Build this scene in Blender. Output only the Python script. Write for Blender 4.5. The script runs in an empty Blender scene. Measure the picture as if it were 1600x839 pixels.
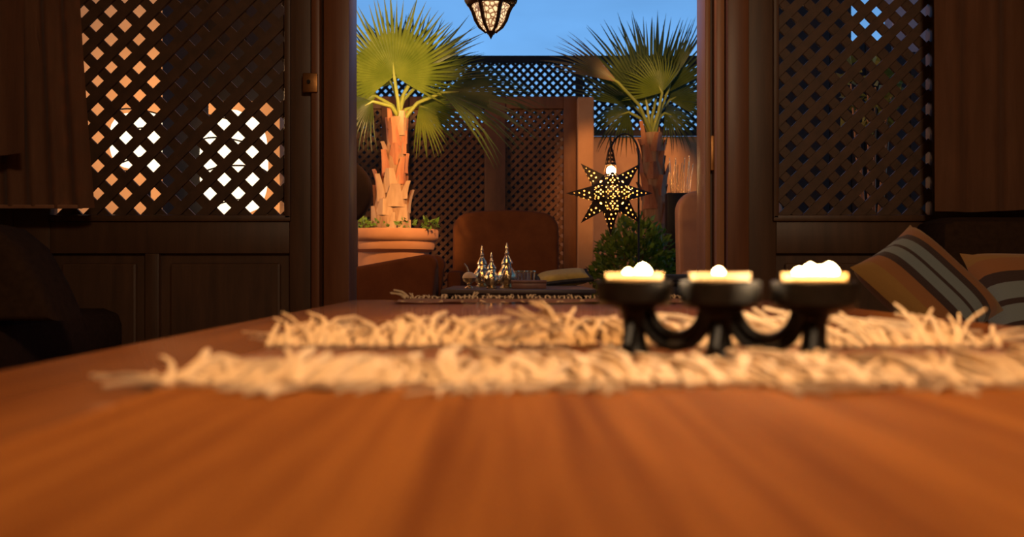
import bpy, bmesh, math, random
from mathutils import Vector, Matrix
from mathutils.geometry import delaunay_2d_cdt

S = bpy.context.scene
COL = S.collection
R = random.Random(7)
PI = math.pi
rad = math.radians
F, CX, CY, CZ = 1400.0, 800.0, 419.5, 0.514      # focal length in px (1600 wide), centre, eye height


def at(px, py, Y):
    """world point seen at a pixel of the photograph, at depth Y"""
    return Vector(((px - CX) / F * Y, Y, CZ - (py - CY) / F * Y))


# ------------------------------------------------------------------ camera
cam = bpy.data.cameras.new('camera')
cam.sensor_width = 36.0
cam.lens = F / 1600 * 36
cam.clip_start = 0.02
cam.dof.use_dof = True
cam.dof.focus_distance = 3.3
cam.dof.aperture_fstop = 5.0
cam.dof.aperture_blades = 0
co = bpy.data.objects.new('camera', cam)
COL.objects.link(co)
co.location = (0, 0, CZ)
co.rotation_euler = (PI / 2, 0, 0)
S.camera = co

# ------------------------------------------------------------------ view and sky
S.view_settings.view_transform = 'Standard'
S.view_settings.look = 'None'
S.view_settings.exposure = 0.0
S.view_settings.gamma = 1.0
S.view_settings.use_curve_mapping = False

W = bpy.data.worlds.new('dusk_sky')
S.world = W
W.use_nodes = True
nt = W.node_tree
nt.nodes.clear()
N = nt.nodes.new
tc = N('ShaderNodeTexCoord')
sep = N('ShaderNodeSeparateXYZ')
nt.links.new(tc.outputs['Generated'], sep.inputs[0])
ramp = N('ShaderNodeValToRGB')
e = ramp.color_ramp.elements
e[0].position = 0.0
e[0].color = (0.24, 0.52, 0.92, 1)
e[1].position = 0.9
e[1].color = (0.02, 0.055, 0.16, 1)
m_ = e.new(0.25)
m_.color = (0.165, 0.43, 0.88, 1)
m_ = e.new(0.55)
m_.color = (0.045, 0.125, 0.31, 1)
nt.links.new(sep.outputs[2], ramp.inputs[0])
nz = N('ShaderNodeTexNoise')
nz.inputs['Scale'].default_value = 5.0
nz.inputs['Detail'].default_value = 4.0
mp = N('ShaderNodeMapping')
mp.inputs['Scale'].default_value = (1, 1, 3)
nt.links.new(tc.outputs['Generated'], mp.inputs[0])
nt.links.new(mp.outputs[0], nz.inputs[0])
mr = N('ShaderNodeMapRange')
mr.inputs[1].default_value = 0.3
mr.inputs[2].default_value = 0.7
mr.inputs[3].default_value = 0.85
mr.inputs[4].default_value = 1.12
nt.links.new(nz.outputs[0], mr.inputs[0])
bg = N('ShaderNodeBackground')
wo = N('ShaderNodeOutputWorld')
nt.links.new(ramp.outputs[0], bg.inputs[0])
# twilight: the sky the sun has set in is the brighter half
az = N('ShaderNodeMapRange')
az.inputs[1].default_value = -1.0
az.inputs[2].default_value = 1.0
az.inputs[3].default_value = 0.22
az.inputs[4].default_value = 1.0
nt.links.new(sep.outputs[1], az.inputs[0])
mul = N('ShaderNodeMath')
mul.operation = 'MULTIPLY'
nt.links.new(az.outputs[0], mul.inputs[0])
nt.links.new(mr.outputs[0], mul.inputs[1])
nt.links.new(mul.outputs[0], bg.inputs[1])
nt.links.new(bg.outputs[0], wo.inputs[0])


# ------------------------------------------------------------------ lamps
def lamp(name, kind, loc, power, color, size=0.05, target=None, spot=None, blend=0.6):
    l = bpy.data.lights.new(name, kind)
    l.energy = power
    l.color = color
    if kind == 'AREA':
        l.size = size
    else:
        l.shadow_soft_size = size
    if spot:
        l.spot_size = rad(spot)
        l.spot_blend = blend
    o = bpy.data.objects.new(name, l)
    COL.objects.link(o)
    o.location = loc
    if target is not None:
        d = Vector(target) - Vector(loc)
        o.rotation_euler = d.to_track_quat('-Z', 'Y').to_euler()
    return o


WARM = (1.0, 0.50, 0.17)
AMBER = (1.0, 0.46, 0.14)
lamp('table_pendant_light', 'SPOT', (0.15, 0.80, 1.60), 76.0, WARM, 0.10, (0.15, 0.80, 0), 92, 0.75)
lamp('room_fill_light', 'POINT', (0.6, -0.7, 1.9), 78.0, (1.0, 0.70, 0.42), 0.15)  # unseen ambient fill added to lift the dark room
lamp('terrace_fill_light', 'POINT', (-0.35, 3.35, 2.35), 46.0, AMBER, 0.08)  # added in place of the hanging lantern's own light, no wall fitting
lamp('palm_spot_light', 'SPOT', (0.30, 4.0, 2.1), 400.0, (1.0, 0.55, 0.20), 0.04, at(616, 290, 6.0), 30, 0.6)
lamp('palm_crown_fill_light', 'SPOT', (-0.55, 4.4, 1.5), 230.0, (1.0, 0.64, 0.26), 0.04, at(604, 70, 6.0), 40, 0.7)  # added fill that brightens the main fronds, no fitting there
lamp('far_palm_fill_light', 'SPOT', (0.85, 5.7, 1.9), 110.0, (1.0, 0.60, 0.24), 0.04, at(1012, 130, 7.6), 34, 0.7)  # added fill to brighten the far palm's fronds
lamp('pillar_spot_light', 'SPOT', (0.7, 5.9, 2.6), 120.0, AMBER, 0.04, (0.66, 7.3, 1.3), 26, 0.8)
lamp('far_wall_lamp_light', 'SPOT', (1.9, 8.7, 2.2), 70.0, AMBER, 0.06, (1.35, 10.05, 1.3), 62, 0.6)
lamp('alcove_lamp_light', 'POINT', (-2.5, 5.6, 1.55), 62.0, (1.0, 0.56, 0.24), 0.06)


# ------------------------------------------------------------------ materials
def new_mat(name):
    m = bpy.data.materials.new(name)
    m.use_nodes = True
    t = m.node_tree
    b = t.nodes['Principled BSDF']
    return m, t, b


def tex(t, kind, **kw):
    n = t.nodes.new(kind)
    for k, v in kw.items():
        n.inputs[k].default_value = v
    return n


def coords(t, scale, space='Object'):
    c = t.nodes.new('ShaderNodeTexCoord')
    m = t.nodes.new('ShaderNodeMapping')
    m.inputs['Scale'].default_value = scale
    if space == 'World':
        g = t.nodes.new('ShaderNodeNewGeometry')
        t.links.new(g.outputs['Position'], m.inputs[0])
    else:
        t.links.new(c.outputs[space], m.inputs[0])
    return m


def ramp2(t, c1, c2, p1=0.3, p2=0.7):
    r = t.nodes.new('ShaderNodeValToRGB')
    r.color_ramp.elements[0].position = p1
    r.color_ramp.elements[0].color = (*c1, 1)
    r.color_ramp.elements[1].position = p2
    r.color_ramp.elements[1].color = (*c2, 1)
    return r


def mottled(name, c1, c2, scale=(6, 6, 6), rough=0.6, bump=0.15, detail=5, space='World', metal=0.0,
            coat=0.0, coat_rough=0.1, sheen=0.0, dist=0.003, p=(0.3, 0.7), spec=0.5):
    m, t, b = new_mat(name)
    mp = coords(t, scale, space)
    n = tex(t, 'ShaderNodeTexNoise', Scale=1.0, Detail=detail, Roughness=0.6)
    t.links.new(mp.outputs[0], n.inputs[0])
    r = ramp2(t, c1, c2, *p)
    t.links.new(n.outputs[0], r.inputs[0])
    t.links.new(r.outputs[0], b.inputs['Base Color'])
    b.inputs['Roughness'].default_value = rough
    b.inputs['Metallic'].default_value = metal
    b.inputs['Coat Weight'].default_value = coat
    b.inputs['Coat Roughness'].default_value = coat_rough
    b.inputs['Sheen Weight'].default_value = sheen
    b.inputs['Specular IOR Level'].default_value = spec
    if bump:
        bp = tex(t, 'ShaderNodeBump', Strength=bump, Distance=dist)
        t.links.new(n.outputs[0], bp.inputs['Height'])
        t.links.new(bp.outputs[0], b.inputs['Normal'])
    return m


def emit(name, color, strength):
    m, t, b = new_mat(name)
    b.inputs['Base Color'].default_value = (*color, 1)
    b.inputs['Emission Color'].default_value = (*color, 1)
    b.inputs['Emission Strength'].default_value = strength
    return m


def leafy(name, c1, c2, rough=0.45, trans=0.35):
    m, t, b = new_mat(name)
    mp = coords(t, (7, 7, 7), 'World')
    n = tex(t, 'ShaderNodeTexNoise', Scale=1.0, Detail=3.0)
    t.links.new(mp.outputs[0], n.inputs[0])
    r = ramp2(t, c1, c2)
    t.links.new(n.outputs[0], r.inputs[0])
    t.links.new(r.outputs[0], b.inputs['Base Color'])
    b.inputs['Roughness'].default_value = rough
    tr = t.nodes.new('ShaderNodeBsdfTranslucent')
    t.links.new(r.outputs[0], tr.inputs[0])
    mx = t.nodes.new('ShaderNodeMixShader')
    mx.inputs[0].default_value = trans
    t.links.new(b.outputs[0], mx.inputs[1])
    t.links.new(tr.outputs[0], mx.inputs[2])
    t.links.new(mx.outputs[0], t.nodes['Material Output'].inputs[0])
    return m


M = {}
M['table'] = mottled('polished_table_wood', (0.13, 0.036, 0.008), (0.29, 0.100, 0.020), (16, 1.3, 6), 0.55, 0.04, 4,
                     'Object', coat=0.6, coat_rough=0.07, spec=0.2, p=(0.36, 0.66))
M['dark_wood'] = mottled('dark_stained_wood', (0.062, 0.030, 0.015), (0.11, 0.052, 0.025), (30, 30, 3), 0.5, 0.12)
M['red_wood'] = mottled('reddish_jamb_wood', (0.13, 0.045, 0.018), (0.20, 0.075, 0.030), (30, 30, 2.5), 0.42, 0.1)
M['edge_wood'] = mottled('lit_edge_wood', (0.30, 0.13, 0.05), (0.40, 0.18, 0.075), (30, 30, 2.5), 0.42, 0.1)  # lighter jamb wood; the light on the strips is put into the colour
M['slat_wood'] = mottled('lattice_slat_wood', (0.056, 0.027, 0.013), (0.10, 0.047, 0.022), (22, 22, 22), 0.55, 0.1)
M['screen_wood'] = mottled('terrace_screen_wood', (0.12, 0.040, 0.011), (0.19, 0.068, 0.020), (14, 14, 5), 0.6, 0.1)
M['fence_wood'] = mottled('dark_fence_wood', (0.014, 0.009, 0.007), (0.030, 0.018, 0.012), (10, 10, 10), 0.7, 0.1)
M['plaster'] = mottled('ochre_plaster', (0.50, 0.25, 0.115), (0.62, 0.33, 0.16), (4, 4, 4), 0.85, 0.25, 6, dist=0.004)
M['tan_plaster'] = mottled('tan_plaster', (0.62, 0.36, 0.18), (0.72, 0.44, 0.24), (3, 3, 3), 0.85, 0.2, 6)
M['dusk_tinted_plaster'] = mottled('pale_plaster', (0.42, 0.33, 0.35), (0.55, 0.44, 0.46), (3, 3, 3), 0.85, 0.2, 6)  # pale plaster with the purple of dusk skylight mixed into its colour
M['room_plaster'] = mottled('brown_room_plaster', (0.10, 0.05, 0.025), (0.14, 0.07, 0.035), (3, 3, 3), 0.85, 0.2, 6)
M['tile'] = mottled('terracotta_tile', (0.20, 0.085, 0.045), (0.30, 0.13, 0.07), (2, 2, 2), 0.6, 0.1)
M['curtain'] = mottled('russet_curtain_cloth', (0.21, 0.088, 0.042), (0.29, 0.125, 0.060), (40, 40, 4), 0.8, 0.1, sheen=0.2)
M['sofa'] = mottled('dark_sofa_cloth', (0.030, 0.016, 0.009), (0.048, 0.025, 0.014), (60, 60, 60), 0.95, 0.2, spec=0.1)
M['chair'] = mottled('brown_chair_leather', (0.12, 0.036, 0.010), (0.17, 0.054, 0.015), (9, 9, 9), 0.8, 0.12, spec=0.15)
M['lit_chair'] = mottled('lit_chair_leather', (0.46, 0.21, 0.09), (0.54, 0.26, 0.12), (6, 6, 6), 0.55, 0.12)  # lighter copy of the chair leather, light on it painted in
M['dark_chair'] = mottled('dark_chair_leather', (0.028, 0.013, 0.007), (0.042, 0.02, 0.011), (9, 9, 9), 0.8, 0.12, spec=0.1)
M['terracotta'] = mottled('terracotta_pot', (0.50, 0.20, 0.080), (0.62, 0.27, 0.12), (5, 5, 9), 0.75, 0.2)
M['soil'] = mottled('potting_soil', (0.03, 0.018, 0.01), (0.07, 0.04, 0.022), (50, 50, 50), 0.95, 0.6)
M['bark'] = mottled('fibrous_palm_bark', (0.30, 0.14, 0.06), (0.55, 0.30, 0.15), (40, 40, 7), 0.85, 0.8, 6, dist=0.012)
M['boot'] = mottled('red_leaf_base', (0.42, 0.12, 0.045), (0.60, 0.24, 0.10), (30, 30, 5), 0.7, 0.4, 5, dist=0.006)
M['boot_pale'] = mottled('pale_leaf_base', (0.50, 0.27, 0.13), (0.66, 0.40, 0.22), (30, 30, 5), 0.8, 0.5, 5, dist=0.006)
M['petiole'] = mottled('green_petiole', (0.22, 0.24, 0.035), (0.34, 0.33, 0.06), (9, 9, 9), 0.45, 0.05)
M['frond'] = leafy('green_frond', (0.13, 0.17, 0.014), (0.25, 0.28, 0.035))
M['frond_shaded'] = leafy('shaded_frond', (0.05, 0.07, 0.010), (0.10, 0.125, 0.02))  # darker copy of the frond green, shade of turned-away fronds painted in
M['frond_dry'] = leafy('dry_tipped_frond', (0.20, 0.15, 0.03), (0.36, 0.19, 0.07))
M['hedge'] = leafy('hedge_leaf', (0.14, 0.23, 0.018), (0.30, 0.38, 0.04), 0.3)
M['herb'] = leafy('herb_leaf', (0.13, 0.24, 0.025), (0.24, 0.36, 0.05), 0.4)
M['yellow_leaf'] = leafy('yellow_green_leaf', (0.20, 0.19, 0.025), (0.34, 0.28, 0.04), 0.5)
M['iron'] = mottled('cast_iron', (0.010, 0.009, 0.008), (0.024, 0.021, 0.018), (120, 120, 120), 0.42, 0.25, metal=0.5, dist=0.0006)
M['bronze'] = mottled('aged_bronze', (0.045, 0.022, 0.010), (0.09, 0.045, 0.018), (60, 60, 60), 0.4, 0.2, metal=0.8)
M['silver'] = mottled('gold_lit_engraved_silver', (0.62, 0.46, 0.24), (0.84, 0.68, 0.42), (80, 80, 80), 0.16, 0.5, 3, metal=1.0, dist=0.004)  # silver tinted gold; warm lamp reflections are part of the colour
M['foil'] = mottled('tealight_aluminium', (0.7, 0.68, 0.64), (0.82, 0.8, 0.76), (200, 200, 200), 0.3, 0.1, metal=1.0)
M['gold'] = mottled('brass_lock', (0.30, 0.14, 0.045), (0.42, 0.2, 0.07), (60, 60, 60), 0.4, 0.1, metal=0.9)
M['fringe'] = mottled('cream_wool_fringe', (0.56, 0.41, 0.25), (0.70, 0.54, 0.36), (200, 200, 200), 0.9, 0.2, sheen=0.3, space='World')
M['mat'] = mottled('rust_woven_wool', (0.26, 0.085, 0.026), (0.38, 0.14, 0.05), (240, 60, 240), 0.9, 0.6, 3, 'World', sheen=0.3, dist=0.002)
M['runner'] = mottled('brown_runner_wool', (0.22, 0.062, 0.012), (0.52, 0.20, 0.042), (75, 2.4, 10), 0.95, 0.3, 5, 'World', spec=0.15, dist=0.002, p=(0.27, 0.70))
M['slate'] = mottled('slate_table_top', (0.085, 0.065, 0.055), (0.13, 0.10, 0.085), (8, 8, 8), 0.38, 0.1)
M['box_wood'] = mottled('mauve_brown_box', (0.16, 0.075, 0.05), (0.24, 0.115, 0.08), (25, 6, 25), 0.4, 0.08)
M['olive'] = mottled('olive_cloth', (0.30, 0.21, 0.035), (0.42, 0.30, 0.06), (30, 30, 30), 0.85, 0.2, sheen=0.2)
M['black_cloth'] = mottled('black_piping', (0.012, 0.011, 0.012), (0.025, 0.022, 0.022), (30, 30, 30), 0.8, 0.2)
M['teal_cloth'] = mottled('grey_teal_cloth', (0.05, 0.062, 0.06), (0.09, 0.105, 0.10), (30, 30, 30), 0.85, 0.2)
def frosted():
    m, t, b = new_mat('frosted_tealight_cup')
    b.inputs['Base Color'].default_value = (0.9, 0.82, 0.68, 1)
    b.inputs['Roughness'].default_value = 0.4
    tr = t.nodes.new('ShaderNodeBsdfTranslucent')
    tr.inputs[0].default_value = (0.95, 0.85, 0.68, 1)
    mx = t.nodes.new('ShaderNodeMixShader')
    mx.inputs[0].default_value = 0.9
    t.links.new(b.outputs[0], mx.inputs[1])
    t.links.new(tr.outputs[0], mx.inputs[2])
    t.links.new(mx.outputs[0], t.nodes['Material Output'].inputs[0])
    return m


M['frosted'] = frosted()
M['flame'] = emit('candle_flame', (1.0, 0.62, 0.22), 150.0)
M['wick'] = mottled('charred_wick', (0.01, 0.008, 0.006), (0.03, 0.02, 0.015), (99, 99, 99), 0.9, 0)
M['bulb'] = emit('lamp_bulb', (1.0, 0.66, 0.30), 60.0)
M['paper'] = emit('glowing_paper', (1.0, 0.80, 0.52), 1.9)
M['rib_dark'] = M['bronze']


def wax_mat():
    m, t, b = new_mat('warm_wax')
    b.inputs['Base Color'].default_value = (0.86, 0.70, 0.46, 1)
    b.inputs['Subsurface Weight'].default_value = 0.6
    b.inputs['Subsurface Radius'].default_value = (0.02, 0.01, 0.004)
    b.inputs['Subsurface Scale'].default_value = 1.0
    b.inputs['Roughness'].default_value = 0.35
    return m


M['wax'] = wax_mat()


def glass_mat(name, color, rough=0.03, ior=1.45):
    m, t, b = new_mat(name)
    b.inputs['Base Color'].default_value = (*color, 1)
    b.inputs['Transmission Weight'].default_value = 1.0
    b.inputs['Roughness'].default_value = rough
    b.inputs['IOR'].default_value = ior
    return m


M['glass'] = glass_mat('clear_tea_glass', (1.0, 0.95, 0.85))


def lantern_glass():
    m, t, b = new_mat('amber_lantern_glass')
    mp = coords(t, (60, 60, 60), 'Object')
    v = tex(t, 'ShaderNodeTexVoronoi', Scale=1.0)
    v.feature = 'DISTANCE_TO_EDGE'
    t.links.new(mp.outputs[0], v.inputs[0])
    r = ramp2(t, (0.16, 0.06, 0.02), (1.0, 0.66, 0.34), 0.04, 0.22)
    t.links.new(v.outputs[0], r.inputs[0])
    t.links.new(r.outputs[0], b.inputs['Base Color'])
    t.links.new(r.outputs[0], b.inputs['Emission Color'])
    b.inputs['Emission Strength'].default_value = 1.3
    b.inputs['Roughness'].default_value = 0.15
    return m


M['lantern_glass'] = lantern_glass()


def star_metal():
    """blackened outside, raw brass inside"""
    m, t, b = new_mat('perforated_star_metal')
    g = t.nodes.new('ShaderNodeNewGeometry')
    mx = t.nodes.new('ShaderNodeMix')
    mx.data_type = 'RGBA'
    mx.inputs['A'].default_value = (0.035, 0.022, 0.013, 1)
    mx.inputs['B'].default_value = (0.60, 0.46, 0.26, 1)
    t.links.new(g.outputs['Backfacing'], mx.inputs['Factor'])
    t.links.new(mx.outputs['Result'], b.inputs['Base Color'])
    b.inputs['Roughness'].default_value = 0.45
    b.inputs['Metallic'].default_value = 0.3
    return m


M['star'] = star_metal()


def stripe_mat():
    m, t, b = new_mat('striped_wool_cushion')
    mp = coords(t, (1, 1, 1), 'Object')
    sp = t.nodes.new('ShaderNodeSeparateXYZ')
    t.links.new(mp.outputs[0], sp.inputs[0])
    nz = tex(t, 'ShaderNodeTexNoise', Scale=90.0, Detail=3.0)
    t.links.new(mp.outputs[0], nz.inputs[0])
    mr = t.nodes.new('ShaderNodeMapRange')
    mr.inputs[1].default_value = -0.5
    mr.inputs[2].default_value = 0.5
    t.links.new(sp.outputs[1], mr.inputs[0])
    r = t.nodes.new('ShaderNodeValToRGB')
    r.color_ramp.interpolation = 'CONSTANT'
    ochre, orange = (0.30, 0.155, 0.035, 1), (0.29, 0.115, 0.035, 1)
    dark, teal = (0.040, 0.020, 0.018, 1), (0.19, 0.23, 0.24, 1)
    seq = [(0, ochre), (0.13, orange), (0.26, dark), (0.35, teal), (0.48, dark), (0.52, teal), (0.65, dark), (0.74, orange), (0.87, ochre)]
    el = r.color_ramp.elements
    el[0].position, el[0].color = seq[0]
    el[1].position, el[1].color = seq[1]
    for p_, c_ in seq[2:]:
        k = el.new(p_)
        k.color = c_
    t.links.new(mr.outputs[0], r.inputs[0])
    t.links.new(r.outputs[0], b.inputs['Base Color'])
    b.inputs['Roughness'].default_value = 0.9
    b.inputs['Sheen Weight'].default_value = 0.2
    bp = tex(t, 'ShaderNodeBump', Strength=0.3, Distance=0.003)
    t.links.new(nz.outputs[0], bp.inputs['Height'])
    t.links.new(bp.outputs[0], b.inputs['Normal'])
    return m


M['stripe'] = stripe_mat()


# ------------------------------------------------------------------ mesh helpers
def add_box(bm, c, s, rot=None, bevel=0.0):
    mat = Matrix.Translation(c)
    if rot:
        mat = mat @ Matrix.Rotation(rot[0], 4, rot[1])
    mat = mat @ Matrix.Diagonal((s[0], s[1], s[2], 1))
    g = bmesh.ops.create_cube(bm, size=1.0, matrix=mat)
    if bevel:
        es = {e for v in g['verts'] for e in v.link_edges}
        bmesh.ops.bevel(bm, geom=list(es), offset=bevel, segments=2, profile=0.5, affect='EDGES')


def span(bm, x0, x1, y0, y1, z0, z1, bevel=0.0):
    add_box(bm, ((x0 + x1) / 2, (y0 + y1) / 2, (z0 + z1) / 2), (x1 - x0, y1 - y0, z1 - z0), None, bevel)


def add_tube(bm, pts, radii, seg=8, cap=True):
    pts = [Vector(p) for p in pts]
    if not isinstance(radii, (list, tuple)):
        radii = [radii] * len(pts)
    rings = []
    prev = None
    for i, p in enumerate(pts):
        d = (pts[min(i + 1, len(pts) - 1)] - pts[max(i - 1, 0)]).normalized()
        if prev is None:
            u = d.orthogonal().normalized()
        else:
            u = prev - d * prev.dot(d)
            u = u.normalized() if u.length > 1e-6 else d.orthogonal().normalized()
        prev = u
        v = d.cross(u)
        rings.append([bm.verts.new(p + (u * math.cos(2 * PI * k / seg) + v * math.sin(2 * PI * k / seg)) * radii[i]) for k in range(seg)])
    for a, b in zip(rings, rings[1:]):
        for k in range(seg):
            bm.faces.new((a[k], a[(k + 1) % seg], b[(k + 1) % seg], b[k]))
    if cap:
        bm.faces.new(rings[0][::-1])
        bm.faces.new(rings[-1])


def add_lathe(bm, prof, seg=24, c=(0, 0, 0), a0=0.0, a1=2 * PI, scale=(1, 1)):
    """prof: list of (radius, z)"""
    full = abs(a1 - a0 - 2 * PI) < 1e-6
    n = seg if full else seg + 1
    rings = []
    for r, z in prof:
        if r < 1e-6:
            rings.append([bm.verts.new((c[0], c[1], c[2] + z))])
        else:
            rings.append([bm.verts.new((c[0] + r * scale[0] * math.cos(a0 + (a1 - a0) * k / seg),
                                        c[1] + r * scale[1] * math.sin(a0 + (a1 - a0) * k / seg), c[2] + z)) for k in range(n)])
    for a, b in zip(rings, rings[1:]):
        for k in range(seg):
            k2 = (k + 1) % n
            if len(a) == 1 and len(b) == 1:
                continue
            if len(a) == 1:
                bm.faces.new((a[0], b[k2], b[k]))
            elif len(b) == 1:
                bm.faces.new((a[k], a[k2], b[0]))
            else:
                bm.faces.new((a[k], a[k2], b[k2], b[k]))


def outline_slab(bm, pts, depth, bevel=0.02):
    """pts: outline in XZ; extruded along Y by depth, centred, bevelled"""
    f = [bm.verts.new((x, -depth / 2, z)) for x, z in pts]
    b = [bm.verts.new((x, depth / 2, z)) for x, z in pts]
    n = len(pts)
    fa = bm.faces.new(f)
    fb = bm.faces.new(b[::-1])
    for k in range(n):
        bm.faces.new((f[(k + 1) % n], f[k], b[k], b[(k + 1) % n]))
    bmesh.ops.recalc_face_normals(bm, faces=bm.faces[:])
    if bevel:
        bmesh.ops.bevel(bm, geom=list(set(fa.edges[:]) | set(fb.edges[:])), offset=bevel, segments=3, profile=0.6, affect='EDGES')


def round_top(w, z0, z1, r, sag=0.0, n=8):
    """outline of a chair back: straight bottom, rounded top corners, top edge slightly arched"""
    pts = [(-w / 2, z0), (w / 2, z0)]
    for k in range(n + 1):
        a = PI / 2 * k / n
        pts.append((w / 2 - r + r * math.cos(a), z1 - r + r * math.sin(a)))
    for k in range(1, 6):
        u = 1 - 2 * k / 6
        pts.append((u * (w / 2 - r), z1 + sag * (1 - u * u)))
    for k in range(n + 1):
        a = PI / 2 + PI / 2 * k / n
        pts.append((-w / 2 + r + r * math.cos(a), z1 - r + r * math.sin(a)))
    return pts


def finish(bm, name, mat, smooth):
    me = bpy.data.meshes.new(name)
    bmesh.ops.recalc_face_normals(bm, faces=bm.faces[:])
    bm.to_mesh(me)
    bm.free()
    me.materials.append(M[mat] if isinstance(mat, str) else mat)
    if smooth:
        me.polygons.foreach_set('use_smooth', [True] * len(me.polygons))
        try:
            me.set_sharp_from_angle(angle=rad(40))
        except Exception:
            pass
    return me


def link(name, me, parent=None, loc=None):
    o = bpy.data.objects.new(name, me)
    COL.objects.link(o)
    if parent:
        o.parent = parent
    if loc is not None:
        o.location = loc
    return o


def obj(name, bm, mat, parent=None, smooth=True, loc=None):
    return link(name, finish(bm, name, mat, smooth), parent, loc)


def tag(o, label=None, cat=None, group=None, kind=None):
    if label:
        o['label'] = label
    if cat:
        o['category'] = cat
    if group:
        o['group'] = group
    if kind:
        o['kind'] = kind
    return o


def thing(name, label, cat, loc=(0, 0, 0), rz=0.0, group=None):
    o = bpy.data.objects.new(name, None)
    o.empty_display_size = 0.1
    COL.objects.link(o)
    o.location = loc
    o.rotation_euler = (0, 0, rz)
    return tag(o, label, cat, group)


def setting(name, loc=(0, 0, 0)):
    o = bpy.data.objects.new(name, None)
    COL.objects.link(o)
    o.location = loc
    o['kind'] = 'structure'
    return o


def struct(name, boxes, mat, bevel=0.0):
    bm = bmesh.new()
    for b in boxes:
        span(bm, *b, bevel=bevel)
    o = obj(name, bm, mat, None, False)
    o['kind'] = 'structure'
    return o


def part(name, parent, mat, *boxes, bevel=0.0):
    bm = bmesh.new()
    for b in boxes:
        span(bm, *b, bevel=bevel)
    return obj(name, bm, mat, parent, bevel > 0)


def copy_tree(o, parent=None):
    c = o.copy()
    COL.objects.link(c)
    c.parent = parent
    for ch in list(o.children):
        copy_tree(ch, c)
    return c


_slat = {}


def slat_mesh(mat):
    if mat not in _slat:
        bm = bmesh.new()
        bmesh.ops.create_cube(bm, size=1.0)
        _slat[mat] = finish(bm, 'slat', mat, False)
    return _slat[mat]


def lattice(parent, x0, x1, z0, z1, y, hole, period, width, thick, mat, over=0.008):
    """two crossed layers of 45 degree slats filling a rectangle; hole: one hole centre (x, z)"""
    me = slat_mesh(mat)
    for d, yy in ((1, y - thick / 2), (-1, y + thick / 2)):
        ch = hole[1] - d * hole[0]
        cs = [(z - d * x) for x in (x0, x1) for z in (z0, z1)]
        n0 = math.floor((min(cs) - ch) / period) - 1
        n1 = math.ceil((max(cs) - ch) / period) + 1
        for n in range(n0, n1):
            c = ch + period * (n + 0.5)
            # z = d*x + c clipped to the rectangle
            xa, xb = x0, x1
            if d > 0:
                xa, xb = max(xa, z0 - c), min(xb, z1 - c)
            else:
                xa, xb = max(xa, c - z1), min(xb, c - z0)
            if xb - xa < 0.012:
                continue
            xm, ln = (xa + xb) / 2, (xb - xa) * math.sqrt(2) + over
            o = link('slat', me, parent, (xm + R.uniform(-.001, .001), yy, d * xm + c))
            o.rotation_euler = (0, -d * PI / 4 + R.uniform(-.006, .006), 0)
            o.scale = (ln, thick * R.uniform(.92, 1.0), width * R.uniform(.94, 1.05))


# ================================================================== the room
struct('floor', [(-2.5, 2.5, -1.6, 2.88, -0.08, 0.0)], 'tile')
struct('ceiling', [(-2.5, 2.5, -1.6, 2.95, 2.6, 2.72)], 'room_plaster')
struct('wall_left', [(-2.5, -2.4, -1.6, 2.9, 0, 2.6)], 'room_plaster')
struct('wall_right', [(2.4, 2.5, -1.6, 2.9, 0, 2.6)], 'room_plaster')
struct('wall_front', [(-2.4, 2.4, -1.6, -1.5, 0, 2.6)], 'room_plaster')
WY = 2.80
ZT = 2.12                                        # top of the doors
struct('wall_back', [(-2.4, -1.56, WY, WY + .08, 0, 2.6), (1.50, 2.4, WY, WY + .08, 0, 2.6),
                     (-1.56, 1.50, WY, WY + .08, ZT + .06, 2.6)], 'dark_wood')


def px(x, Y=WY):
    return (x - CX) / F * Y


def pz(y, Y=WY):
    return CZ - (y - CY) / F * Y


# jambs and lintel of the doorway
t = setting('trim_1')
part('jamb', t, 'red_wood', (px(509), px(549), WY - .035, WY + .10, 0, ZT), bevel=.004)
t2 = setting('trim_2')
part('jamb', t2, 'red_wood', (px(1132), px(1166), WY - .035, WY + .10, 0, ZT), bevel=.004)
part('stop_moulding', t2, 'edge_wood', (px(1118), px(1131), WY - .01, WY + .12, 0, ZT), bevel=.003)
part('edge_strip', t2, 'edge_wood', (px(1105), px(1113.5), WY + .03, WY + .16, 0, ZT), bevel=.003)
part('gap_strip', t2, 'dark_wood', (px(1113.5), px(1118), WY + .05, WY + .14, 0, ZT))
part('hinge', t2, 'gold', (px(1113), px(1119), WY + .02, WY + .05, pz(265), pz(210)), bevel=.002)
t3 = setting('trim_3')
part('lintel', t3, 'red_wood', (-1.56, 1.50, WY - .035, WY + .10, ZT, ZT + .06), bevel=.004)

# left lattice door
d1 = setting('door_1')
zr = pz(342)
lx0, lx1 = px(78), px(450)
zl1 = ZT - .09
y0, y1 = WY, WY + .05
part('stile', d1, 'dark_wood', (px(452), px(486), y0, y1, 0, ZT), bevel=.003)
part('stile', d1, 'dark_wood', (-1.56, lx0, y0, y1, 0, ZT), bevel=.003)
part('meeting_strip', d1, 'red_wood', (px(488), px(502), y0 - .022, y1, 0, ZT), bevel=.006)
part('shadow_gap', d1, 'dark_wood', (px(502), px(509), y0 + .01, y1, 0, ZT))
part('top_rail', d1, 'dark_wood', (lx0, px(452), y0, y1, zl1, ZT), bevel=.003)
part('lock_rail', d1, 'dark_wood', (lx0, px(452), y0, y1, pz(396), zr), bevel=.003)
part('bottom_rail', d1, 'dark_wood', (lx0, px(452), y0, y1, 0, .10), bevel=.003)
part('muntin', d1, 'dark_wood', (px(226), px(248), y0, y1, .10, pz(396)), bevel=.003)
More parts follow.
